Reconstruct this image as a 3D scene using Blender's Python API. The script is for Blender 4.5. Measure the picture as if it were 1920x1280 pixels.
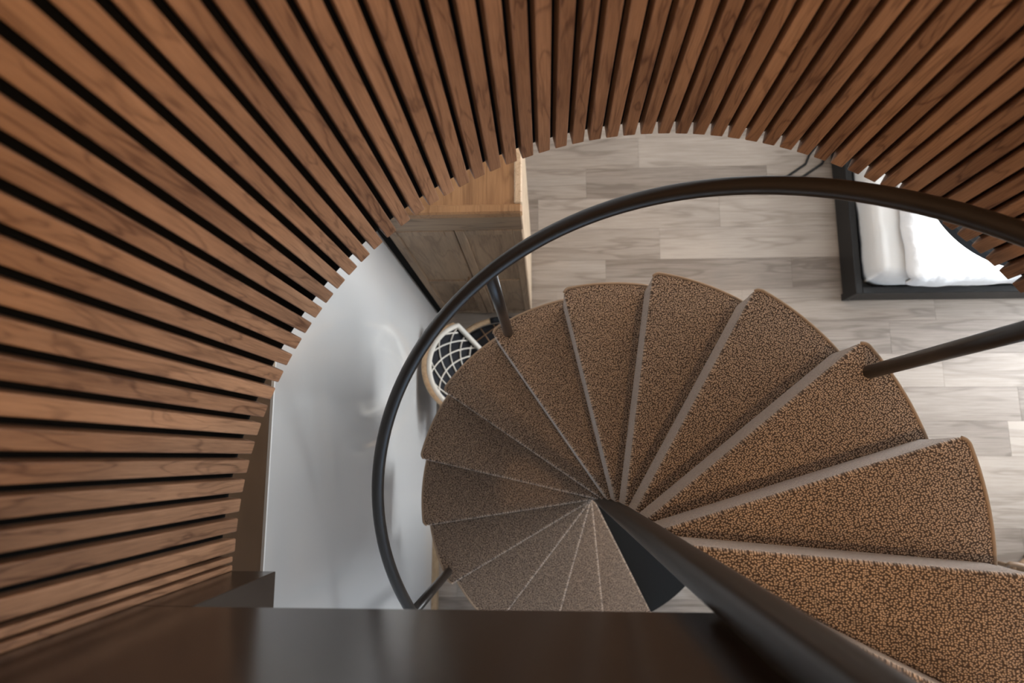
import bpy, bmesh, math, random
from mathutils import Vector, Matrix

for o in list(bpy.data.objects):
    bpy.data.objects.remove(o, do_unlink=True)
scene = bpy.context.scene
C = scene.collection
random.seed(7)
PI = math.pi

# ------------------------------------------------------------------ measures
H = 4.8406                       # camera height above the lower floor (m)
PX, PY = 0.2708, -0.2022         # stair axis
R = 0.90                         # tread radius
RP = 0.035                       # pole radius
T0 = math.radians(-4.4918)       # nose angle of tread 0
DT = math.radians(21.4782)       # turn per tread
RISE = 0.19620
Z0 = H - 1.70132                 # top of tread 0
ZS = H - 1.503                   # slat bottoms
RS = 0.9535                      # slat front radius
XW = -0.79                       # left wall plane

# ------------------------------------------------------------------ camera
cam = bpy.data.cameras.new('camera'); co = bpy.data.objects.new('camera', cam); C.objects.link(co)
rw = Vector((0.99871954, 0.0, -0.05058936))
dw = Vector((-0.00855618, -0.98559376, -0.16891341))
fw = Vector((-0.04986056, 0.16912998, -0.98433174))
M = Matrix((( rw.x, -dw.x, -fw.x), (rw.y, -dw.y, -fw.y), (rw.z, -dw.z, -fw.z))).to_4x4()
M.translation = (0, 0, H)
co.matrix_world = M
cam.sensor_width = 36.0; cam.lens = 1266.744/1920*36
cam.clip_start = 0.02
cam.dof.use_dof = True; cam.dof.focus_distance = 1.95; cam.dof.aperture_fstop = 2.8
scene.camera = co

# ------------------------------------------------------------------ world, view
w = bpy.data.worlds.new('sky'); scene.world = w; w.use_nodes = True
w.node_tree.nodes['Background'].inputs[0].default_value = (0.75, 0.85, 1.0, 1)
w.node_tree.nodes['Background'].inputs[1].default_value = 0.6
scene.view_settings.view_transform = 'Standard'
scene.view_settings.look = 'None'
scene.view_settings.gamma = 1
scene.view_settings.use_curve_mapping = False
scene.view_settings.exposure = 0.3

def area(name, loc, target, size, power, col, spread=180):
    l = bpy.data.lights.new(name, 'AREA'); l.shape = 'RECTANGLE'; l.size, l.size_y = size
    l.energy = power; l.color = col; l.spread = math.radians(spread)
    o = bpy.data.objects.new(name, l); C.objects.link(o); o.location = loc
    o.rotation_euler = (Vector(target)-Vector(loc)).to_track_quat('-Z', 'Y').to_euler()
    return o
DAY = (0.90, 0.95, 1.0)
WARM = (1.0, 0.67, 0.39)
# daylight entering at the windows of the lower room
area('daylight_right', (4.42, 1.5, 1.55), (0, 0.3, 1.25), (2.6, 2.2), 195, DAY)
area('daylight_front', (1.0, -3.32, 1.6), (1.0, 0, 1.3), (3.0, 2.2), 23, (0.44, 0.69, 1.0))
area('daylight_upper', (2.36, 0.15, H+0.2), (-0.6, -0.1, H-0.6), (1.5, 1.3), 23, (1.0, 0.89, 0.75))

# ------------------------------------------------------------------ mesh helpers
def link(name, bm, mat, parent=None, smooth=False):
    me = bpy.data.meshes.new(name); bm.to_mesh(me); bm.free()
    me.materials.append(mat)
    if smooth:
        for p in me.polygons: p.use_smooth = True
    o = bpy.data.objects.new(name, me); C.objects.link(o)
    if parent: o.parent = parent
    return o

def empty(name, loc, label, cat, rz=0, group=None):
    o = bpy.data.objects.new(name, None); C.objects.link(o); o.location = loc; o.rotation_euler = (0, 0, rz)
    o['label'] = label; o['category'] = cat
    if group: o['group'] = group
    return o

def tag(o, label, cat, group=None):
    o['label'] = label; o['category'] = cat
    if group: o['group'] = group
    return o

def struct(o, label=None):
    o['kind'] = 'structure'
    if label: o['label'] = label
    return o

def box(bm, x0, x1, y0, y1, z0, z1, bev=0.0, seg=1):
    r = bmesh.ops.create_cube(bm, size=1.0)
    vs = r['verts']
    for v in vs:
        v.co = Vector((x0 + (v.co.x+.5)*(x1-x0), y0 + (v.co.y+.5)*(y1-y0), z0 + (v.co.z+.5)*(z1-z0)))
    if bev:
        es = list({e for v in vs for e in v.link_edges})
        bmesh.ops.bevel(bm, geom=es, offset=bev, segments=seg, affect='EDGES', profile=.5)
    return vs

def boxo(name, x0, x1, y0, y1, z0, z1, mat, parent=None, bev=0.004, seg=1):
    bm = bmesh.new(); box(bm, x0, x1, y0, y1, z0, z1, bev, seg); return link(name, bm, mat, parent)

def tube(bm, pts, r, n=14, closed=False, caps=True, taper=None):
    pts = [Vector(p) for p in pts]; m = len(pts); rings = []
    prev = None
    for i, p in enumerate(pts):
        if closed: t = (pts[(i+1) % m]-pts[i-1]).normalized()
        else: t = (pts[min(i+1, m-1)]-pts[max(i-1, 0)]).normalized()
        if prev is None:
            a = Vector((0, 0, 1)) if abs(t.z) < .9 else Vector((1, 0, 0))
            u = t.cross(a).normalized()
        else:
            u = (prev - t*prev.dot(t)).normalized()
        prev = u; v = t.cross(u)
        rr = r if taper is None else r*taper(i/(m-1))
        rings.append([bm.verts.new(p+(u*math.cos(2*PI*k/n)+v*math.sin(2*PI*k/n))*rr) for k in range(n)])
    for i in range(m if closed else m-1):
        a, b = rings[i], rings[(i+1) % m]
        for k in range(n):
            bm.faces.new((a[k], a[(k+1) % n], b[(k+1) % n], b[k]))
    if caps and not closed:
        bm.faces.new(rings[0][::-1]); bm.faces.new(rings[-1])

def tubeo(name, pts, r, mat, parent=None, n=14, closed=False, taper=None):
    bm = bmesh.new(); tube(bm, pts, r, n, closed, True, taper); 
    bmesh.ops.recalc_face_normals(bm, faces=bm.faces)
    return link(name, bm, mat, parent, True)

def lathe(bm, prof, cx=0, cy=0, n=48):
    rings = []
    for r, z in prof:
        rings.append([bm.verts.new((cx+r*math.cos(2*PI*k/n), cy+r*math.sin(2*PI*k/n), z)) for k in range(n)])
    for a, b in zip(rings, rings[1:]):
        for k in range(n): bm.faces.new((a[k], a[(k+1) % n], b[(k+1) % n], b[k]))
    bm.faces.new(rings[0][::-1]); bm.faces.new(rings[-1])
    bmesh.ops.recalc_face_normals(bm, faces=bm.faces)

# ------------------------------------------------------------------ materials
def newmat(name):
    m = bpy.data.materials.new(name); m.use_nodes = True
    nt = m.node_tree; b = nt.nodes['Principled BSDF']
    return m, nt, b
def N(nt, t, **kw):
    n = nt.nodes.new(t)
    for k, v in kw.items(): setattr(n, k, v)
    return n
def plain(name, col, rough=.5, metal=0.0, spec=.5, noise=0.0, nscale=20, bump=0.0, bscale=60):
    m, nt, b = newmat(name)
    b.inputs['Roughness'].default_value = rough; b.inputs['Metallic'].default_value = metal
    b.inputs['Specular IOR Level'].default_value = spec
    tc = N(nt, 'ShaderNodeTexCoord')
    if noise:
        n = N(nt, 'ShaderNodeTexNoise'); n.inputs['Scale'].default_value = nscale; n.inputs['Detail'].default_value = 4
        nt.links.new(tc.outputs['Object'], n.inputs['Vector'])
        r = N(nt, 'ShaderNodeValToRGB')
        r.color_ramp.elements[0].color = tuple(c*(1-noise) for c in col)+(1,)
        r.color_ramp.elements[1].color = tuple(min(1, c*(1+noise)) for c in col)+(1,)
        nt.links.new(n.outputs['Fac'], r.inputs['Fac']); nt.links.new(r.outputs['Color'], b.inputs['Base Color'])
    else:
        b.inputs['Base Color'].default_value = tuple(col)+(1,)
    if bump:
        n2 = N(nt, 'ShaderNodeTexNoise'); n2.inputs['Scale'].default_value = bscale; n2.inputs['Detail'].default_value = 3
        nt.links.new(tc.outputs['Object'], n2.inputs['Vector'])
        bp = N(nt, 'ShaderNodeBump'); bp.inputs['Strength'].default_value = bump; bp.inputs['Distance'].default_value = .01
        nt.links.new(n2.outputs['Fac'], bp.inputs['Height']); nt.links.new(bp.outputs['Normal'], b.inputs['Normal'])
    return m

def wood(name, dark, light, axis='Z', rough=.5, grain=1.0, vary=.25, figure=1.0, spec=.4, rnd=True, size=1.0):
    """Procedural timber with grain along one local axis, differing from piece to piece."""
    m, nt, b = newmat(name)
    tc = N(nt, 'ShaderNodeTexCoord'); oi = N(nt, 'ShaderNodeObjectInfo')
    off = N(nt, 'ShaderNodeVectorMath', operation='SCALE'); off.inputs[0].default_value = (37.1, 53.7, 91.3)
    nt.links.new(oi.outputs['Random'], off.inputs['Scale'])
    add = N(nt, 'ShaderNodeVectorMath', operation='ADD')
    nt.links.new(tc.outputs['Object'], add.inputs[0]); nt.links.new(off.outputs[0], add.inputs[1])
    vec = add.outputs[0] if rnd else tc.outputs['Object']
    def stretched(a, l):
        s = [a*size]*3; s['XYZ'.index(axis)] = l*size
        mp = N(nt, 'ShaderNodeVectorMath', operation='MULTIPLY'); mp.inputs[1].default_value = s
        nt.links.new(vec, mp.inputs[0]); return mp.outputs[0]
    # fine fibres
    n1 = N(nt, 'ShaderNodeTexNoise'); n1.inputs['Scale'].default_value = 1; n1.inputs['Detail'].default_value = 5
    n1.inputs['Roughness'].default_value = .65; n1.inputs['Distortion'].default_value = .3
    nt.links.new(stretched(380, 12), n1.inputs['Vector'])
    # broad figure (cathedral bands)
    n2 = N(nt, 'ShaderNodeTexNoise'); n2.inputs['Scale'].default_value = 1; n2.inputs['Detail'].default_value = 2
    n2.inputs['Distortion'].default_value = .8
    nt.links.new(stretched(26, 3.2), n2.inputs['Vector'])
    mul = N(nt, 'ShaderNodeMath', operation='MULTIPLY'); mul.inputs[1].default_value = 9.0*figure
    nt.links.new(n2.outputs['Fac'], mul.inputs[0])
    sn = N(nt, 'ShaderNodeMath', operation='SINE'); 
    m2 = N(nt, 'ShaderNodeMath', operation='MULTIPLY'); m2.inputs[1].default_value = 3.0
    nt.links.new(mul.outputs[0], m2.inputs[0]); nt.links.new(m2.outputs[0], sn.inputs[0])
    mx0 = N(nt, 'ShaderNodeMath', operation='MAXIMUM'); mx0.inputs[1].default_value = 0.0
    nt.links.new(sn.outputs[0], mx0.inputs[0])
    pw = N(nt, 'ShaderNodeMath', operation='POWER'); pw.inputs[1].default_value = 5.0
    nt.links.new(mx0.outputs[0], pw.inputs[0])
    f1 = N(nt, 'ShaderNodeMath', operation='MULTIPLY_ADD'); f1.inputs[1].default_value = -.20; f1.inputs[2].default_value = 0.05
    nt.links.new(pw.outputs[0], f1.inputs[0])
    f2 = N(nt, 'ShaderNodeMath', operation='MULTIPLY_ADD'); f2.inputs[1].default_value = .75*grain
    nt.links.new(n1.outputs['Fac'], f2.inputs[0]); nt.links.new(f1.outputs[0], f2.inputs[2])
    # broad tone
    n3 = N(nt, 'ShaderNodeTexNoise'); n3.inputs['Scale'].default_value = 1; n3.inputs['Detail'].default_value = 1
    nt.links.new(stretched(14, 2.5), n3.inputs['Vector'])
    f3 = N(nt, 'ShaderNodeMath', operation='MULTIPLY_ADD'); f3.inputs[1].default_value = .45
    nt.links.new(n3.outputs['Fac'], f3.inputs[0]); nt.links.new(f2.outputs[0], f3.inputs[2])
    f4 = N(nt, 'ShaderNodeMath', operation='MULTIPLY_ADD'); f4.inputs[1].default_value = vary
    f4.inputs[2].default_value = -.10-.5*vary
    nt.links.new(oi.outputs['Random'], f4.inputs[0])
    f5 = N(nt, 'ShaderNodeMath', operation='ADD', use_clamp=True)
    nt.links.new(f3.outputs[0], f5.inputs[0]); nt.links.new(f4.outputs[0], f5.inputs[1])
    r = N(nt, 'ShaderNodeValToRGB')
    r.color_ramp.elements[0].position = .2; r.color_ramp.elements[0].color = tuple(dark)+(1,)
    r.color_ramp.elements[1].position = .8; r.color_ramp.elements[1].color = tuple(light)+(1,)
    nt.links.new(f5.outputs[0], r.inputs['Fac']); nt.links.new(r.outputs['Color'], b.inputs['Base Color'])
    b.inputs['Roughness'].default_value = rough; b.inputs['Specular IOR Level'].default_value = spec
    bp = N(nt, 'ShaderNodeBump'); bp.inputs['Strength'].default_value = .12; bp.inputs['Distance'].default_value = .002
    nt.links.new(n1.outputs['Fac'], bp.inputs['Height']); nt.links.new(bp.outputs['Normal'], b.inputs['Normal'])
    return m

def carpet(name):
    m, nt, b = newmat(name)
    tc = N(nt, 'ShaderNodeTexCoord')
    nz = N(nt, 'ShaderNodeTexNoise'); nz.inputs['Scale'].default_value = 45; nz.inputs['Detail'].default_value = 2
    nt.links.new(tc.outputs['Object'], nz.inputs['Vector'])
    wob = N(nt, 'ShaderNodeVectorMath', operation='MULTIPLY_ADD'); wob.inputs[1].default_value = (.004,)*3
    nt.links.new(nz.outputs['Color'], wob.inputs[0]); nt.links.new(tc.outputs['Object'], wob.inputs[2])
    st = N(nt, 'ShaderNodeVectorMath', operation='MULTIPLY'); st.inputs[1].default_value = (.8, 1.0, 1.0)
    nt.links.new(wob.outputs[0], st.inputs[0])
    sx = N(nt, 'ShaderNodeSeparateXYZ'); nt.links.new(st.outputs[0], sx.inputs[0])
    yz = N(nt, 'ShaderNodeMath', operation='ADD'); nt.links.new(sx.outputs[1], yz.inputs[0]); nt.links.new(sx.outputs[2], yz.inputs[1])
    cx = N(nt, 'ShaderNodeCombineXYZ'); nt.links.new(sx.outputs[0], cx.inputs[0]); nt.links.new(yz.outputs[0], cx.inputs[1])
    v = N(nt, 'ShaderNodeTexVoronoi', voronoi_dimensions='2D'); v.inputs['Scale'].default_value = 195; v.inputs['Randomness'].default_value = .8
    nt.links.new(cx.outputs[0], v.inputs['Vector'])
    # loop crown bright, gaps dark
    r = N(nt, 'ShaderNodeValToRGB')
    e = r.color_ramp.elements
    e[0].position = .08; e[0].color = (.60, .465, .365, 1)
    e[1].position = .52; e[1].color = (.085, .061, .048, 1)
    nt.links.new(v.outputs['Distance'], r.inputs['Fac'])
    # yarn colour differs loop by loop
    sp = N(nt, 'ShaderNodeSeparateColor'); nt.links.new(v.outputs['Color'], sp.inputs['Color'])
    r2 = N(nt, 'ShaderNodeValToRGB')
    r2.color_ramp.elements[0].position = .0; r2.color_ramp.elements[0].color = (.78, .75, .73, 1)
    r2.color_ramp.elements[1].position = 1.; r2.color_ramp.elements[1].color = (1.0, .93, .84, 1)
    nt.links.new(sp.outputs[0], r2.inputs['Fac'])
    mx = N(nt, 'ShaderNodeMix', data_type='RGBA', blend_type='MULTIPLY'); mx.inputs['Factor'].default_value = 1
    nt.links.new(r.outputs['Color'], mx.inputs['A']); nt.links.new(r2.outputs['Color'], mx.inputs['B'])
    # slow drift of tone
    n3 = N(nt, 'ShaderNodeTexNoise'); n3.inputs['Scale'].default_value = 38; n3.inputs['Detail'].default_value = 3
    nt.links.new(tc.outputs['Object'], n3.inputs['Vector'])
    r3 = N(nt, 'ShaderNodeValToRGB')
    r3.color_ramp.elements[0].position = .3; r3.color_ramp.elements[0].color = (.82, .82, .82, 1)
    r3.color_ramp.elements[1].position = .7; r3.color_ramp.elements[1].color = (1.1, 1.1, 1.1, 1)
    nt.links.new(n3.outputs['Fac'], r3.inputs['Fac'])
    mx2 = N(nt, 'ShaderNodeMix', data_type='RGBA', blend_type='MULTIPLY'); mx2.inputs['Factor'].default_value = 1
    nt.links.new(mx.outputs['Result'], mx2.inputs['A']); nt.links.new(r3.outputs['Color'], mx2.inputs['B'])
    nt.links.new(mx2.outputs['Result'], b.inputs['Base Color'])
    b.inputs['Roughness'].default_value = .95; b.inputs['Specular IOR Level'].default_value = .1
    b.inputs['Sheen Weight'].default_value = 1.0; b.inputs['Sheen Roughness'].default_value = .35
    b.inputs['Sheen Tint'].default_value = (.96, .88, .82, 1)
    inv = N(nt, 'ShaderNodeMath', operation='SUBTRACT'); inv.inputs[0].default_value = 1.0
    nt.links.new(v.outputs['Distance'], inv.inputs[1])
    bp = N(nt, 'ShaderNodeBump'); bp.inputs['Strength'].default_value = .6; bp.inputs['Distance'].default_value = .004
    nt.links.new(inv.outputs[0], bp.inputs['Height']); nt.links.new(bp.outputs['Normal'], b.inputs['Normal'])
    return m

M_SLAT = wood('walnut_slat', (.11, .048, .022), (.43, .235, .13), 'Z', rough=.5, vary=.2)
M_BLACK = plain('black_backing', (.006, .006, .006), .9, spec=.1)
M_STEEL = plain('dark_bronze_powder_coat', (.019, .015, .0125), .31, spec=.5, bump=.03, bscale=900)
M_PANEL = plain('dark_bronze_sheet', (.030, .022, .017), .2, spec=.7, bump=.01, bscale=600)
M_BOX = plain('anthracite_sheet', (.028, .027, .027), .45, spec=.4)
M_BASE = plain('black_steel_step', (.008, .008, .008), .7, spec=.2)
M_CARPET = carpet('looped_carpet')
M_BIND = plain('tan_whipped_edge', (.30, .215, .15), .9, spec=.1, noise=.25, nscale=700)
M_WALL = plain('white_satin_paint', (.66, .655, .64), .08, spec=.55)
M_PLASTER = plain('white_matt_paint', (.80, .79, .77), .8, spec=.2)
M_HEADER = plain('bronze_brown_board', (.080, .043, .021), .45, spec=.3, noise=.25, nscale=9)
M_WHITE_TRIM = plain('white_trim', (.85, .85, .83), .5)
M_FLOOR = wood('greige_plank', (.165, .126, .097), (.395, .33, .274), 'X', rough=.45, vary=.42, figure=.5, spec=.45, size=.35)
M_SUB = plain('plank_joint', (.24, .20, .165), .9, spec=.1)
M_OAK = wood('oak_trim', (.30, .19, .10), (.58, .42, .26), 'Y', rough=.5)
M_WARD = wood('weathered_oak', (.13, .085, .052), (.34, .235, .15), 'Z', rough=.55, vary=.12, figure=.6, size=.5)
M_WARDX = wood('weathered_oak_rail', (.13, .085, .052), (.34, .235, .15), 'X', rough=.55, vary=.12, figure=.6, size=.5)
M_WARDTOP = wood('honey_oak', (.20, .10, .042), (.42, .235, .11), 'Y', rough=.5, vary=.1, figure=.6, size=.5)
M_WARDSIDE = wood('lit_oak_side', (.34, .24, .155), (.62, .48, .34), 'Z', rough=.5, vary=.1, size=.5)  # wardrobe oak made paler: light falling on the right side put into colour
M_BED = plain('black_bed_frame', (.008, .0075, .0075), .5, spec=.4)
M_SHEET = plain('white_sheet', (.80, .79, .77), .9, spec=.1, bump=.12, bscale=30)
M_DUVET = plain('white_duvet', (.86, .86, .86), .9, spec=.1, bump=.5, bscale=28)
M_SHADE = plain('dark_grey_shade', (.045, .047, .05), .7, spec=.2, noise=.12, nscale=60)
M_RATTAN = wood('rattan', (.30, .18, .09), (.60, .42, .26), 'Z', rough=.55)
M_CORD = plain('pale_cord', (.66, .63, .57), .8, spec=.2)
M_DARKFAB = plain('charcoal_fabric', (.022, .023, .027), .9, spec=.15, noise=.2, nscale=80)
M_BEECH = wood('brown_bentwood', (.10, .055, .03), (.26, .16, .09), 'X', rough=.45)
M_LAMP, nt, b = newmat('lit_lamp_lens')
b.inputs['Emission Color'].default_value = WARM+(1,); b.inputs['Emission Strength'].default_value = 12
M_GLASS, nt, b = newmat('window_glass')
b.inputs['Transmission Weight'].default_value = 1; b.inputs['Roughness'].default_value = 0; b.inputs['IOR'].default_value = 1.02

# ------------------------------------------------------------------ the setting
X1, Y0, Y1 = 4.6, -3.5, 3.4
ZC = H-1.500                     # ceiling of the lower room
ZL = H-0.916                     # landing level
ZT = H+1.25                      # ceiling of the upper room

fl = struct(boxo('floor', XW-.1, X1+.1, Y0-.1, Y1+.1, -.06, -.006, M_SUB, bev=0), 'pale grey brown wood plank floor of the lower room')
ROW, LEN = .238, 1.341
known = {1: .713, 0: .315, -1: 1.293, -2: .846, -3: .446, -4: 2.765-LEN, -5: 2.439, -8: 3.168, -9: .9}
row0 = 1.912
for n in range(-16, 6):
    ya = row0+n*ROW; yb = ya+ROW
    if yb < -1.7 or ya > 2.9: continue
    j = known.get(n, random.uniform(0, LEN))
    x = j-LEN*3
    while x < 3.9:
        xa, xb = max(x, XW), min(x+LEN, 3.9)
        if xb-xa > .05:
            bm = bmesh.new(); hx, hy = (xb-xa)/2-.0003, ROW/2-.0003
            box(bm, -hx, hx, -hy, hy, -.008, 0, .0007)
            o = link('plank', bm, M_FLOOR, fl); o.location = ((xa+xb)/2, (ya+yb)/2, 0)
        x += LEN
# plain remainder of the floor outside the planked view
for (xa, xb, ya, yb) in ((XW, X1, Y0, row0-15*ROW), (3.9, X1, row0-15*ROW, row0+5*ROW), (XW, X1, row0+5*ROW, Y1)):
    pass
boxo('floor_margin', XW, X1, Y0, row0-15*ROW-.0, -.006, -.001, M_FLOOR, fl, bev=0)
boxo('floor_margin', 3.9, X1, row0-15*ROW, row0+5*ROW, -.006, -.001, M_FLOOR, fl, bev=0)
boxo('floor_margin', XW, X1, row0+5*ROW, Y1, -.006, -.001, M_FLOOR, fl, bev=0)

struct(boxo('wall_left', XW-.12, XW, Y0, Y1, 0, H-1.91, M_WALL, bev=0), 'glossy white wall running down beside the staircase')
struct(boxo('trim_1', XW-.12, XW+.006, -1.6, .55, H-1.914, H-1.905, M_WHITE_TRIM, bev=0), 'thin white edge strip along the top of the white wall')
struct(boxo('wall_header', XW-.12, XW-.002, -2.2, 1.2, H-1.905, H-1.0, M_HEADER, bev=0), 'brown board above the white wall behind the slat ends')
struct(boxo('baseboard_left', XW, XW+.04, -2.5, .1, 0, .07, M_OAK, bev=.003), 'pale oak skirting at the foot of the white wall')
struct(boxo('wall_back', XW-.1, X1+.1, Y1, Y1+.1, 0, ZC, M_PLASTER, bev=0), 'white back wall of the lower room')

def wall_with_window(name, along, a0, a1, pos, thick, zt, win, lab, wn, wlab, z0=0):
    """wall in the plane x=pos or y=pos with one window opening win=(a,b,za,zb)"""
    a, b, za, zb = win
    bm = bmesh.new()
    def bb(u0, u1, v0, v1):
        if along == 'y': box(bm, pos, pos+thick, u0, u1, v0, v1)
        else: box(bm, u0, u1, pos, pos+thick, v0, v1)
    bb(a0, a, z0, zt); bb(b, a1, z0, zt); bb(a, b, z0, za); bb(a, b, zb, zt)
    struct(link(name, bm, M_PLASTER), lab)
    wo = bpy.data.objects.new(wn, None); C.objects.link(wo); struct(wo, wlab)
    wo.location = (pos, (a+b)/2, za) if along == 'y' else ((a+b)/2, pos, za)
    def part(nm, u0, u1, v0, v1, mat, t0, t1):
        if along == 'y': o = boxo(nm, pos+t0, pos+t1, u0, u1, v0, v1, mat, bev=0)
        else: o = boxo(nm, u0, u1, pos+t0, pos+t1, v0, v1, mat, bev=0)
        o.parent = wo; o.matrix_parent_inverse = Matrix.Translation(-wo.location)
    s = 1 if thick > 0 else -1
    part('window_frame', a, b, za, za+.05, M_WHITE_TRIM, s*.03, s*.08)
    part('window_frame', a, b, zb-.05, zb, M_WHITE_TRIM, s*.03, s*.08)
    for u in (a, (a+b)/2-.025, b-.05): part('window_frame', u, u+.05, za+.05, zb-.05, M_WHITE_TRIM, s*.03, s*.08)
    part('pane', a+.05, b-.05, za+.05, zb-.05, M_GLASS, s*.05, s*.056)
wall_with_window('wall_right', 'y', Y0, Y1, X1, .12, ZC, (.1, 2.9, .35, 2.7), 'white wall with a wide window right of the bed', 'window_1', 'wide window in the right wall')
wall_with_window('wall_front', 'x', XW-.1, X1+.1, Y0, -.12, ZC, (-.5, 2.5, .4, 2.75), 'white wall with a wide window at the foot of the stairs', 'window_2', 'wide window in the front wall')

# ceiling slab with the round stair opening
bm = bmesh.new(); n = 96; RO = 1.003
def edge_pt(a):
    c, s = math.cos(a), math.sin(a); ts = []
    for lim, d, o0 in ((X1, c, PX), (XW-.12, c, PX), (Y1, s, PY), (Y0, s, PY)):
        if abs(d) > 1e-9:
            t = (lim-o0)/d
            if t > 0: ts.append(t)
    t = min(ts); return PX+c*t, PY+s*t
ang = sorted(set([2*PI*k/n for k in range(n)] + [math.atan2(y-PY, x-PX) % (2*PI) for x in (X1, XW-.12) for y in (Y0, Y1)]))
ib, it, ob, ot = [], [], [], []
for a in ang:
    ex, ey = edge_pt(a); ix, iy = PX+RO*math.cos(a), PY+RO*math.sin(a)
    ib.append(bm.verts.new((ix, iy, ZC))); it.append(bm.verts.new((ix, iy, ZL-.02)))
    ob.append(bm.verts.new((ex, ey, ZC))); ot.append(bm.verts.new((ex, ey, ZL-.02)))
m_ = len(ang)
for k in range(m_):
    j = (k+1) % m_
    bm.faces.new((ib[k], ib[j], ob[j], ob[k])); bm.faces.new((it[j], it[k], ot[k], ot[j]))
    bm.faces.new((ib[j], ib[k], it[k], it[j])); bm.faces.new((ob[k], ob[j], ot[j], ot[k]))
bmesh.ops.recalc_face_normals(bm, faces=bm.faces)
struct(link('ceiling', bm, M_PLASTER), 'white ceiling slab around the round stair opening')
# upper room shell
struct(boxo('ceiling_upper', -2.2, 2.6, -3.2, 1.4, ZT, ZT+.1, M_PLASTER, bev=0), 'white ceiling above the landing')
struct(boxo('wall_upper_left', -2.2, -2.1, -3.2, 1.4, ZL, ZT, M_PLASTER, bev=0), 'white upper wall left of the landing')
struct(boxo('wall_upper_front', -2.2, 2.6, -3.2, -3.1, ZL, ZT, M_PLASTER, bev=0), 'white upper wall facing the landing')
wall_with_window('wall_upper_right', 'y', -3.2, 1.4, 2.5, .1, ZT, (-.7, 1.0, H-.55, H+.95), 'white upper wall right of the stairs', 'window_3', 'window in the upper wall right of the stairs', ZL)
struct(boxo('wall_upper_back', -2.2, 2.6, 1.3, 1.4, ZL, ZT, M_PLASTER, bev=0), 'white upper wall behind the slatted drum')

# landing: slab, its tall dark front panel and the dark pier below
struct(boxo('floor_landing', XW+.0, PX-.02, -2.2, -.262, H-1.15, ZL, M_BOX, bev=0), 'dark landing floor behind the bronze panel')
struct(boxo('wall_landing', XW+.08, PX+.075, -.262, -.2435, H-1.15, H-.03, M_PANEL, bev=.0015), 'smooth dark bronze panel along the landing edge')
struct(boxo('trim_2', XW, -.590, -.95, -.2435, H-1.503, H-1.151, M_PANEL, bev=.0015), 'anthracite box beam below the left end of the bronze panel')

# ------------------------------------------------------------------ slatted drum
bm = bmesh.new()
a0, a1, n = math.radians(28.5), math.radians(184.0), 110
ri, ro = RS+.031, RS+.048
prev = None; first = None
for k in range(n+1):
    a = a0+(a1-a0)*k/n
    q = [bm.verts.new((PX+r*math.cos(a), PY+r*math.sin(a), z)) for r, z in ((ri, ZS), (ro, ZS), (ro, H+1.2), (ri, H+1.2))]
    if prev:
        for i in range(4): bm.faces.new((prev[i], prev[(i+1) % 4], q[(i+1) % 4], q[i]))
    else: first = q
    prev = q
bm.faces.new(first[::-1]); bm.faces.new(prev)
bmesh.ops.recalc_face_normals(bm, faces=bm.faces)
drum = struct(link('wall_stairwell', bm, M_BLACK), 'curved black stairwell wall clad with upright brown wooden slats')
SL = H+1.15-ZS
def slat_mesh(wd):
    bm = bmesh.new()
    box(bm, -wd/2, wd/2, 0, .0335, 0, SL)
    es = [e for e in bm.edges if all(v.co.y < .001 for v in e.verts)] + [e for e in bm.edges if all(v.co.z < .001 for v in e.verts) and any(v.co.y < .001 for v in e.verts) and any(v.co.y > .001 for v in e.verts)]
    bmesh.ops.bevel(bm, geom=es, offset=.0028, segments=2, affect='EDGES', profile=.5)
    me = bpy.data.meshes.new('slat'); bm.to_mesh(me); bm.free(); me.materials.append(M_SLAT)
    return me
sm = slat_mesh(.0286); sn = slat_mesh(.0125)
i = 0
while True:
    d = 179.2-2.56*i+.00175*i*i if i <= 60 else 179.2-2.56*60+.00175*3600-2.36*(i-60)
    if d < 29.5: break
    a = math.radians(d)
    o = bpy.data.objects.new('slat', sm); C.objects.link(o); o.parent = drum
    o.location = (PX+RS*math.cos(a), PY+RS*math.sin(a), ZS); o.rotation_euler = (0, 0, a-PI/2)
    i += 1
for d in (181.0, 182.1):
    a = math.radians(d)
    o = bpy.data.objects.new('slat', sn); C.objects.link(o); o.parent = drum
    o.location = (PX+RS*math.cos(a)-.004, PY+RS*math.sin(a), ZS); o.rotation_euler = (0, 0, a-PI/2)

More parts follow.
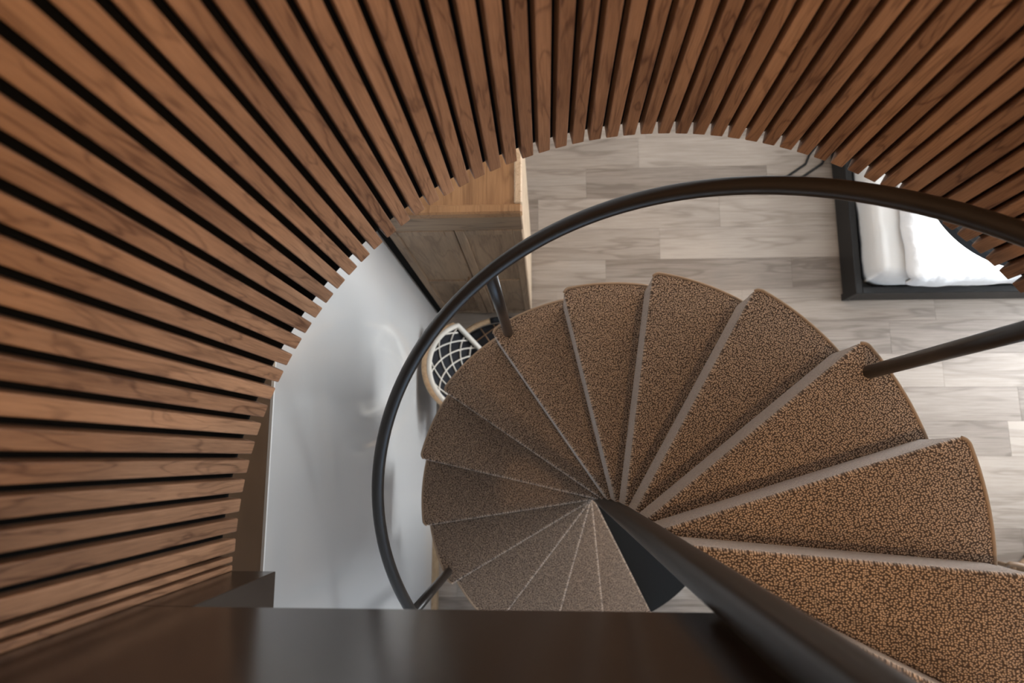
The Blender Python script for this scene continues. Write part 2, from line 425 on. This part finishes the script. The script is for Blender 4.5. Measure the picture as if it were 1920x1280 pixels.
# ------------------------------------------------------------------ spiral staircase
stair = empty('spiral_staircase', (PX, PY, 0), 'spiral staircase with brown looped carpet treads and dark bronze rail', 'staircase')
CF, NF, TH = .028, .012, .05
def rmax(s): return R if s >= CF else R-CF+math.sqrt(max(0, CF*CF-(CF-s)**2))
def tread_paths():
    path = [(0, -RISE, 0), (0, -RISE*.5, 0), (0, -NF, 0)]
    for k in range(1, 5):
        a = PI/2*k/4; path.append((NF*(1-math.cos(a)), -NF+NF*math.sin(a), 0))
    path = [(o_, z_, t_, o_) for o_, z_, t_ in path]
    end = DT*1.03
    for s in (.003, .007, .012, .017): path.append((NF, 0, s/R, NF+s))
    k = 10
    for q in range(1, k+1):
        t = .017/R+(end-.017/R)*q/k; path.append((NF, 0, t, 1))
    return path
def tread_mesh(r0=RP*.6):
    bm = bmesh.new(); rows = []; path = tread_paths(); nr = 14
    for off, z, th, s in path:
        rm = rmax(s); row = []
        for q in range(nr+1):
            r = r0+(rm-r0)*q/nr
            c, sn_ = math.cos(-th), math.sin(-th)
            row.append(bm.verts.new((r*c+off*sn_, r*sn_-off*c, z)))
        rows.append(row)
    for a, b in zip(rows, rows[1:]):
        for q in range(nr): bm.faces.new((a[q], a[q+1], b[q+1], b[q]))
    # outer edge, back edge and underside
    low = []
    for row, p in zip(rows, path):
        co_ = row[-1].co
        low.append(bm.verts.new((co_.x, co_.y, min(co_.z, -TH))) if p[1] > -TH else row[-1])
    for q in range(len(rows)-1):
        vs = [rows[q][-1], low[q], low[q+1], rows[q+1][-1]]
        vs = list(dict.fromkeys(vs))
        if len(vs) > 2: bm.faces.new(vs)
    inn = [bm.verts.new((row[0].co.x, row[0].co.y, -TH)) for row in rows[2:]]
    lo = low[2:]
    for q in range(len(inn)-1): bm.faces.new((inn[q], lo[q], lo[q+1], inn[q+1]))
    bmesh.ops.remove_doubles(bm, verts=bm.verts, dist=1e-5)
    bmesh.ops.recalc_face_normals(bm, faces=bm.faces)
    # riser back
    rb = [bm.verts.new(v) for v in ((max(.03, r0), -.018, -RISE), (R-.03, -.018, -RISE), (R-.03, -.018, -TH), (max(.03, r0), -.018, -TH))]
    bm.faces.new(rb)
    me = bpy.data.meshes.new('tread'); bm.to_mesh(me); bm.free(); me.materials.append(M_CARPET)
    for p in me.polygons: p.use_smooth = abs(p.normal.z) > .02 or True
    me.shade_smooth() if False else None
    return me
def binding_mesh():
    pts = []
    for off, z, th, s in tread_paths():
        if z < -.006: continue
        rm = rmax(s)-.001; c, sn_ = math.cos(-th), math.sin(-th)
        p = Vector((rm*c+off*sn_, rm*sn_-off*c, z-.001))
        if not pts or (p-pts[-1]).length > .004: pts.append(p)
    bm = bmesh.new(); tube(bm, pts, .0055, 8); bmesh.ops.recalc_face_normals(bm, faces=bm.faces)
    me = bpy.data.meshes.new('carpet_binding'); bm.to_mesh(me); bm.free(); me.materials.append(M_BIND)
    for p in me.polygons: p.use_smooth = True
    return me
tm, bmn, tu = tread_mesh(), binding_mesh(), tread_mesh(.2)
for k in range(-3, 15):
    o = bpy.data.objects.new('tread', tm if k > -2 else tu); C.objects.link(o); o.parent = stair
    o.location = (0, 0, Z0-k*RISE); o.rotation_euler = (0, 0, T0+k*DT)
    mod = o.modifiers.new('split', 'EDGE_SPLIT'); mod.split_angle = math.radians(40)
    bo = bpy.data.objects.new('carpet_binding', bmn); C.objects.link(bo); bo.parent = o
# uncarpeted bottom step
bm = bmesh.new(); zb = Z0-15*RISE; top, bot = [], []
pts = [(.03, 0)]+[(.878*math.cos(-DT*1.02*q/12), .878*math.sin(-DT*1.02*q/12)) for q in range(13)]
for x, y in pts: top.append(bm.verts.new((x, y, 0))); bot.append(bm.verts.new((x, y, -zb)))
bm.faces.new(top); bm.faces.new(bot[::-1])
for q in range(len(pts)):
    j = (q+1) % len(pts); bm.faces.new((top[q], bot[q], bot[j], top[j]))
bmesh.ops.recalc_face_normals(bm, faces=bm.faces)
bs = link('base_step', bm, M_BASE, stair); bs.location = (0, 0, zb); bs.rotation_euler = (0, 0, T0+15*DT); bs['label'] = 'black bare steel bottom step'

def lp(x, y, z): return (x-PX, y-PY, z)
bm = bmesh.new(); lathe(bm, [(.12, 0), (.12, .012), (RP+.002, .014), (RP, .02), (RP, H+.22), (RP-.004, H+.224)], n=64)
po = link('centre_pole', bm, M_STEEL, stair, True); po['label'] = 'dark bronze centre pole'
po.modifiers.new('split', 'EDGE_SPLIT').split_angle = math.radians(40)
def rail_pt(th):
    z = H+(-1.70132-(th-T0)/DT*RISE*1.0206+.9514)
    return Vector((PX-.0089+.8633*math.cos(th), PY-.0173+.8633*math.sin(th), z))
a_top, a_bot = math.radians(-62), math.radians(272)
pts = [rail_pt(a_top+(a_bot-a_top)*q/150)-Vector((PX, PY, 0)) for q in range(151)]
hr = tubeo('handrail', pts, .0213, M_STEEL, stair, n=24)
for k in (-2, 2, 6, 10, 13):
    th = T0+k*DT-math.radians(5.0)
    c = rail_pt(th); base = Vector((c.x, c.y, Z0-k*RISE-.01))
    tubeo('post', [lp(base.x, base.y, base.z), lp(base.x, base.y, (base.z+c.z)/2), lp(c.x, c.y, c.z)], .0205, M_STEEL, stair, n=20)

# ------------------------------------------------------------------ wardrobe
WX0, WX1, WY, WZ = -.742, -.10, 1.035, 2.10
wd = empty('wardrobe', ((WX0+WX1)/2, WY, 0), 'tall weathered oak wardrobe with panelled doors against the white wall', 'wardrobe')
wl = Vector(wd.location)
def wp(nm, x0, x1, y0, y1, z0, z1, mat, par=None, bev=.004):
    o = boxo(nm, x0-wl.x, x1-wl.x, y0-wl.y, y1-wl.y, z0-wl.z, z1-wl.z, mat, par or wd, bev); return o
D_ = .52
wp('side_panel', WX0, WX0+.025, WY+.022, WY+D_, .05, WZ-.03, M_WARD)
wp('side_panel', WX1-.025, WX1, WY+.022, WY+D_, .05, WZ-.03, M_WARDSIDE)
wp('back_panel', WX0+.025, WX1-.025, WY+D_-.02, WY+D_, .05, WZ-.03, M_WARD)
wp('gap_strip', XW+.003, WX0-.001, WY+.012, WY+.03, 0, WZ-.06, M_BLACK, bev=.001)  # plain black strip set in the gap between wardrobe and wall
wp('plinth', WX0, WX1, WY+.01, WY+D_, 0, .05, M_WARDX)
wp('bottom_board', WX0+.025, WX1-.025, WY+.022, WY+D_-.02, .05, .07, M_WARDX)
tp = wp('top_board', WX0+.02, WX1-.02, WY+.03, WY+D_, WZ-.05, WZ-.03, M_WARDTOP)
tp['label'] = 'honey coloured top board'
wp('cornice', WX0-.005, WX1+.004, WY-.008, WY+.035, WZ-.06, WZ, M_WARDTOP, bev=.008)
wp('cornice', WX1-.03, WX1+.004, WY+.035, WY+D_, WZ-.06, WZ, M_WARDSIDE, bev=.006)
wp('cornice', WX0-.005, WX0+.03, WY+.035, WY+D_, WZ-.06, WZ, M_WARDTOP, bev=.006)
wp('top_rail', WX0, WX1, WY, WY+.022, 1.86, WZ-.06, M_WARDX)
xm = (WX0+WX1)/2
for s, (xa, xb) in enumerate(((WX0+.004, xm-.002), (xm+.002, WX1-.004))):
    d0 = bpy.data.objects.new('door', None)
    bm = bmesh.new(); f = .045
    za, zb_ = .06, 1.852; zm = .93
    L = lambda *a: box(bm, a[0]-wl.x, a[1]-wl.x, a[2]-wl.y, a[3]-wl.y, a[4], a[5], .004)
    L(xa, xa+f, WY-.002, WY+.02, za, zb_); L(xb-f, xb, WY-.002, WY+.02, za, zb_)
    L(xa+f, xb-f, WY-.001, WY+.019, za, za+.07); L(xa+f, xb-f, WY-.001, WY+.019, zm-.03, zm+.03); L(xa+f, xb-f, WY-.001, WY+.019, zb_-.06, zb_)
    d0 = link('door', bm, M_WARD, wd)
    for (z0_, z1_) in ((za+.07, zm-.03), (zm+.03, zb_-.06)):
        p = boxo('door_panel', xa+f-.003-wl.x, xb-f+.003-wl.x, .008, .016, z0_-.003, z1_+.003, M_WARD, d0, .003)
    bm = bmesh.new(); kx = (xb-.02 if s == 0 else xa+.02)-wl.x
    lathe(bm, [(.006, 0), (.006, .015), (.014, .02), (.013, .03), (.004, .034)], n=20)
    k_ = link('knob', bm, M_BEECH, d0, True); k_.location = (kx, -.002, 1.05); k_.rotation_euler = (PI/2, 0, 0)

# ------------------------------------------------------------------ bed
BX, BY, BXE, BYE = 2.115, 1.10, 3.85, 3.20
bed = empty('bed_frame', ((BX+BXE)/2, (BY+BYE)/2, 0), 'low black bed frame beside the grey floor under white bedding', 'bed')
bl = Vector(bed.location)
def bp_(nm, x0, x1, y0, y1, z0, z1, mat, bev=.004): return boxo(nm, x0-bl.x, x1-bl.x, y0-bl.y, y1-bl.y, z0, z1, mat, bed, bev)
bp_('side_rail', BX, BX+.045, BY, BYE, .04, .25, M_BED)
bp_('side_rail', BXE-.045, BXE, BY, BYE, .04, .25, M_BED)
bp_('foot_rail', BX+.045, BXE-.045, BY, BY+.045, .04, .25, M_BED)
bp_('headboard', BX+.045, BXE-.045, BYE-.05, BYE, .04, .95, M_BED)
bp_('bed_base', BX+.045, BXE-.045, BY+.045, BYE-.05, .14, .18, M_BED)
for x in (BX+.005, BXE-.055):
    for y in (BY+.005, BYE-.055): bp_('leg', x, x+.05, y, y+.05, 0, .04, M_BED)
def cloth(name, x0, x1, y0, y1, zt, zb, rnd, nx, ny, amp, mat, seed, front=None, freq=5.0, cap=True):
    """soft block: rounded plan and edges with folds"""
    from mathutils import noise
    bm = bmesh.new(); g = []
    cx, cy, hx, hy = (x0+x1)/2, (y0+y1)/2, (x1-x0)/2, (y1-y0)/2
    for i in range(nx+1):
        row = []
        for j in range(ny+1):
            u, v = -1+2*i/nx, -1+2*j/ny
            m = max(abs(u), abs(v))
            x = cx+hx*min(1, max(-1, u*1.12)); y = cy+hy*min(1, max(-1, v*1.12))
            ex = max(0, abs(u)*1.12-1)/.12; ey = max(0, abs(v)*1.12-1)/.12
            e = max(ex, ey)
            dx = hx-abs(x-cx); dy = hy-abs(y-cy); dd = min(dx, dy)
            z = zt
            if dd < rnd and e <= 0: z = zt-(rnd-math.sqrt(max(0, rnd*rnd-(rnd-dd)**2)))
            zl_ = front if (front is not None and v < 0 and ey >= ex) else zb
            if e > 0: z = zt-rnd-(zt-rnd-zl_)*e
            nv = noise.fractal(Vector((x*freq, y*freq*.8, seed)), .7, 2.1, 3)
            nv2 = noise.noise(Vector((x*freq*2.2+y*3, y*2.0, seed+5)))
            z += amp*(nv+.6*nv2)*(1 if e <= 0 else .4)
            ox = noise.noise(Vector((x*4, y*6, seed+9)))*amp*1.2; oy = noise.noise(Vector((x*7, y*4, seed+14)))*amp*1.2
            # rounded corners in plan
            cr = .09; qx = max(0, cr-dx); qy = max(0, cr-dy)
            if qx > 0 and qy > 0:
                l = math.hypot(qx, qy)
                if l > cr:
                    x -= math.copysign(qx-qx*cr/l, x-cx); y -= math.copysign(qy-qy*cr/l, y-cy)
            row.append(bm.verts.new((x+ox, y+oy, z)))
        g.append(row)
    for i in range(nx):
        for j in range(ny): bm.faces.new((g[i][j], g[i+1][j], g[i+1][j+1], g[i][j+1]))
    rim = [g[i][0] for i in range(nx+1)]+[g[nx][j] for j in range(1, ny+1)]+[g[i][ny] for i in range(nx-1, -1, -1)]+[g[0][j] for j in range(ny-1, 0, -1)]
    if cap: bm.faces.new(rim)
    bmesh.ops.recalc_face_normals(bm, faces=bm.faces)
    return link(name, bm, mat, None, True)
tag(cloth('mattress', BX+.066, BXE-.066, BY+.064, BYE-.07, .47, .19, .05, 60, 60, .012, M_SHEET, 3), 'white mattress in a loose sheet lying in the black frame', 'mattress')
tag(cloth('duvet', 2.33, BXE-.03, BY+.018, 2.75, .57, .505, .05, 150, 150, .012, M_DUVET, 21, front=.42, freq=11, cap=False), 'rumpled bright white duvet spread over the mattress', 'duvet')

dv = bpy.data.objects['duvet'].modifiers.new('thickness', 'SOLIDIFY'); dv.thickness = .012; dv.offset = 1

# thin black bars seen low beside the bed
sr = empty('bedside_rack', (1.92, 2.2, 0), 'thin black metal rack on the floor left of the bed', 'rack')
for dx in (0, .12):
    tubeo('bar', [(-.14+dx, -.16, .012), (.02+dx, -.05, .012), (.05+dx, .02, .02), (.05+dx, .03, .42)], .009, M_BED, sr, n=10)
tubeo('top_bar', [(.05, .03, .42), (.17, .03, .42)], .009, M_BED, sr, n=10)

# ------------------------------------------------------------------ pendant lamp
pl = empty('pendant_lamp', (1.652, .965, 2.55), 'round dark grey pendant lampshade hanging near the bed', 'lamp')
bm = bmesh.new()
lathe(bm, [(.340, 0), (.345, .006), (.345, .046), (.343, .05), (.05, .056), (.02, .07)], n=96)
link('shade', bm, M_SHADE, pl, True).modifiers.new('split', 'EDGE_SPLIT').split_angle = math.radians(35)
tubeo('cord', [(0, 0, .08), (0, 0, ZC-2.55-.02)], .004, M_BED, pl, n=8)
bm = bmesh.new(); lathe(bm, [(.05, -.025), (.055, -.005), (.055, 0)], n=32)
link('ceiling_rose', bm, M_BED, pl, True).location = (0, 0, ZC-2.55)

# ------------------------------------------------------------------ rattan lounge chair
ch = empty('lounge_chair', (-.28, .48, 0), 'round rattan lounge chair with dark seat and white cord lattice back', 'chair')
cb = Vector(ch.location)
def cl(p): return (p[0]-cb.x, p[1]-cb.y, p[2])
SZ, SR = .42, .43
def ring(r, z, n=72, a0=0, a1=2*PI, cx=-.28, cy=.48):
    return [cl((cx+r*math.cos(a0+(a1-a0)*k/n), cy+r*math.sin(a0+(a1-a0)*k/n), z)) for k in range(n)]
tubeo('seat_rim', ring(SR, SZ), .018, M_RATTAN, ch, closed=True)
for q in range(2):
    a = math.radians(88+180*q)
    tubeo('rim_wrap', [cl((-.28+SR*math.cos(a+t), .48+SR*math.sin(a+t), SZ)) for t in [math.radians(x) for x in range(-14, 15, 4)]], .0205, M_DARKFAB, ch)
bm = bmesh.new(); lathe(bm, [(.02, SZ-.10), (.30, SZ-.09), (.405, SZ-.03), (.408, SZ-.01), (.38, SZ-.012), (.28, SZ-.05), (.05, SZ-.065)], n=56)
link('seat', bm, M_DARKFAB, ch, True)
def seatz(r): return SZ-.06+.05*(r/.4)**2
for fam in (0, 1):
    for q in range(-4, 5):
        o_ = q*.085; half = math.sqrt(max(0, .40**2-o_*o_)); pts = []
        for t in range(13):
            s = -half+2*half*t/12; r = math.hypot(s, o_)
            d1 = math.radians(35+90*fam)
            pts.append((s*math.cos(d1)-o_*math.sin(d1), s*math.sin(d1)+o_*math.cos(d1), seatz(r)+.012))
        tubeo('seat_cord', pts, .0042, M_BEECH, ch, n=6)
U0, U1 = math.radians(118), math.radians(262)
def back(u, v, off=0.0):
    """inner face of the flared back: u angle, v 0 seat .. 1 rim"""
    cx, cy = -.36-.07*v, .54+.02*v; r = .19+.11*v-off
    # rounded upper corners
    um = (u-(U0+U1)/2)/((U1-U0)/2)
    z = .44+.32*v*(1-.35*abs(um)**3)
    return cl((cx+r*math.cos(u), cy+r*math.sin(u), z))
rimpts = [back(U0, v/6) for v in range(0, 6)]+[back(U0+(U1-U0)*k/40, 1) for k in range(41)]+[back(U1, v/6) for v in range(5, -1, -1)]
tubeo('back_rim', [(p[0]-.012 if True else 0, p[1], p[2]) for p in rimpts[6:47]], .022, M_RATTAN, ch)
inner = [Vector(p)+Vector((.014, 0, .006)) for p in rimpts]
tubeo('inner_rim', inner, .0165, M_CORD, ch, n=10)
bm = bmesh.new(); gi = []
for k in range(33):
    gi.append([bm.verts.new(back(U0+(U1-U0)*k/32, v/10, -.004)) for v in range(11)])
go = [[bm.verts.new(Vector(x.co)+Vector((-.012, 0, -.006))) for x in r_] for r_ in gi]
for k in range(32):
    for v in range(10):
        bm.faces.new((gi[k][v], gi[k+1][v], gi[k+1][v+1], gi[k][v+1])); bm.faces.new((go[k][v+1], go[k+1][v+1], go[k+1][v], go[k][v]))
for k in range(32):
    bm.faces.new((gi[k][0], go[k][0], go[k+1][0], gi[k+1][0])); bm.faces.new((gi[k][10], gi[k+1][10], go[k+1][10], go[k][10]))
for v in range(10):
    bm.faces.new((gi[0][v], gi[0][v+1], go[0][v+1], go[0][v])); bm.faces.new((gi[32][v], go[32][v], go[32][v+1], gi[32][v+1]))
bmesh.ops.recalc_face_normals(bm, faces=bm.faces)
link('backrest', bm, M_DARKFAB, ch, True)
for s in (1, -1):
    for q in range(-2, 8):
        pts = []
        for t in range(15):
            v = t/14; u = ((q+.3)/5.2 + s*.58*(v-.5))
            if 0 <= u <= 1: pts.append(back(U0+(U1-U0)*u, v, .004))
        if len(pts) > 2: tubeo('back_cord', pts, .0055, M_CORD, ch, n=6)
for a in (45, 135, 225, 315):
    a = math.radians(a)
    tubeo('leg', [(.30*math.cos(a), .30*math.sin(a), SZ-.085), (.35*math.cos(a), .35*math.sin(a), .0)], .016, M_RATTAN, ch, n=10)

# ------------------------------------------------------------------ bentwood chair at the right edge
bc = empty('bentwood_chair', (2.98, -.80, 0), 'brown bentwood chair standing on the floor at the right edge', 'chair')
def arc(cx, cy, r, z, a0, a1, n=24, dz=0): return [(cx+r*math.cos(math.radians(a0+(a1-a0)*k/n)), cy+r*math.sin(math.radians(a0+(a1-a0)*k/n)), z+dz*math.sin(PI*k/n)) for k in range(n+1)]
tubeo('arm_rail', [(-.35, .185, .66), (-.33, .20, .668), (-.29, .195, .67), (-.22, .175, .67), (-.1, .16, .67), (.1, .15, .68), (.22, .08, .70), (.26, 0, .71), (.22, -.08, .70), (.1, -.15, .68), (-.1, -.16, .67), (-.22, -.175, .67), (-.33, -.2, .668), (-.35, -.185, .66)], .014, M_BEECH, bc)
bm = bmesh.new(); lathe(bm, [(.20, .43), (.225, .44), (.225, .455), (.20, .465), (.03, .455)], n=40)
link('seat', bm, M_BEECH, bc, True)
for x, y, zt in ((-.15, .14, .66), (-.15, -.14, .66), (.16, .13, .68), (.16, -.13, .68)):
    tubeo('leg', [(x*1.25, y*1.2, 0), (x, y, .44), (x*1.0, y*1.1, zt)], .015, M_BEECH, bc, n=10)

# ------------------------------------------------------------------ recessed downlights
def downlight(x, y, z, power, label, blend=.6, angle=120, col=WARM):
    d = empty('downlight', (x, y, z), label, 'ceiling light', group=None)
    bm = bmesh.new(); lathe(bm, [(.035, -.004), (.052, -.008), (.055, 0), (.036, .0)], n=32)
    link('trim_ring', bm, M_WHITE_TRIM, d, True)
    bm = bmesh.new(); bmesh.ops.create_circle(bm, cap_ends=True, radius=.034, segments=32)
    for f_ in bm.faces: f_.normal_flip()
    link('lens', bm, M_LAMP, d).location = (0, 0, -.003)
    l = bpy.data.lights.new('downlight_lamp', 'SPOT'); l.energy = power; l.color = col
    l.spot_size = math.radians(angle); l.spot_blend = blend; l.shadow_soft_size = .035
    lo_ = bpy.data.objects.new('downlight_lamp', l); C.objects.link(lo_); lo_.parent = d; lo_.location = (0, 0, -.02)
downlight(.75, -.55, ZT, 85, 'recessed ceiling light above the right of the staircase')
downlight(-.25, .3, ZT, 36, 'recessed ceiling light above the slatted drum')
downlight(-.3, -.95, ZT, 48, 'added warm light above the landing, aimed to brighten the slats', angle=155)  # added lamp, no known fitting here; warms the right and back slats
downlight(.95, 1.75, ZC, 38, 'recessed ceiling light over the open floor between wardrobe and bed')
downlight(-.38, 1.55, ZC, 5, 'recessed ceiling light over the wardrobe')
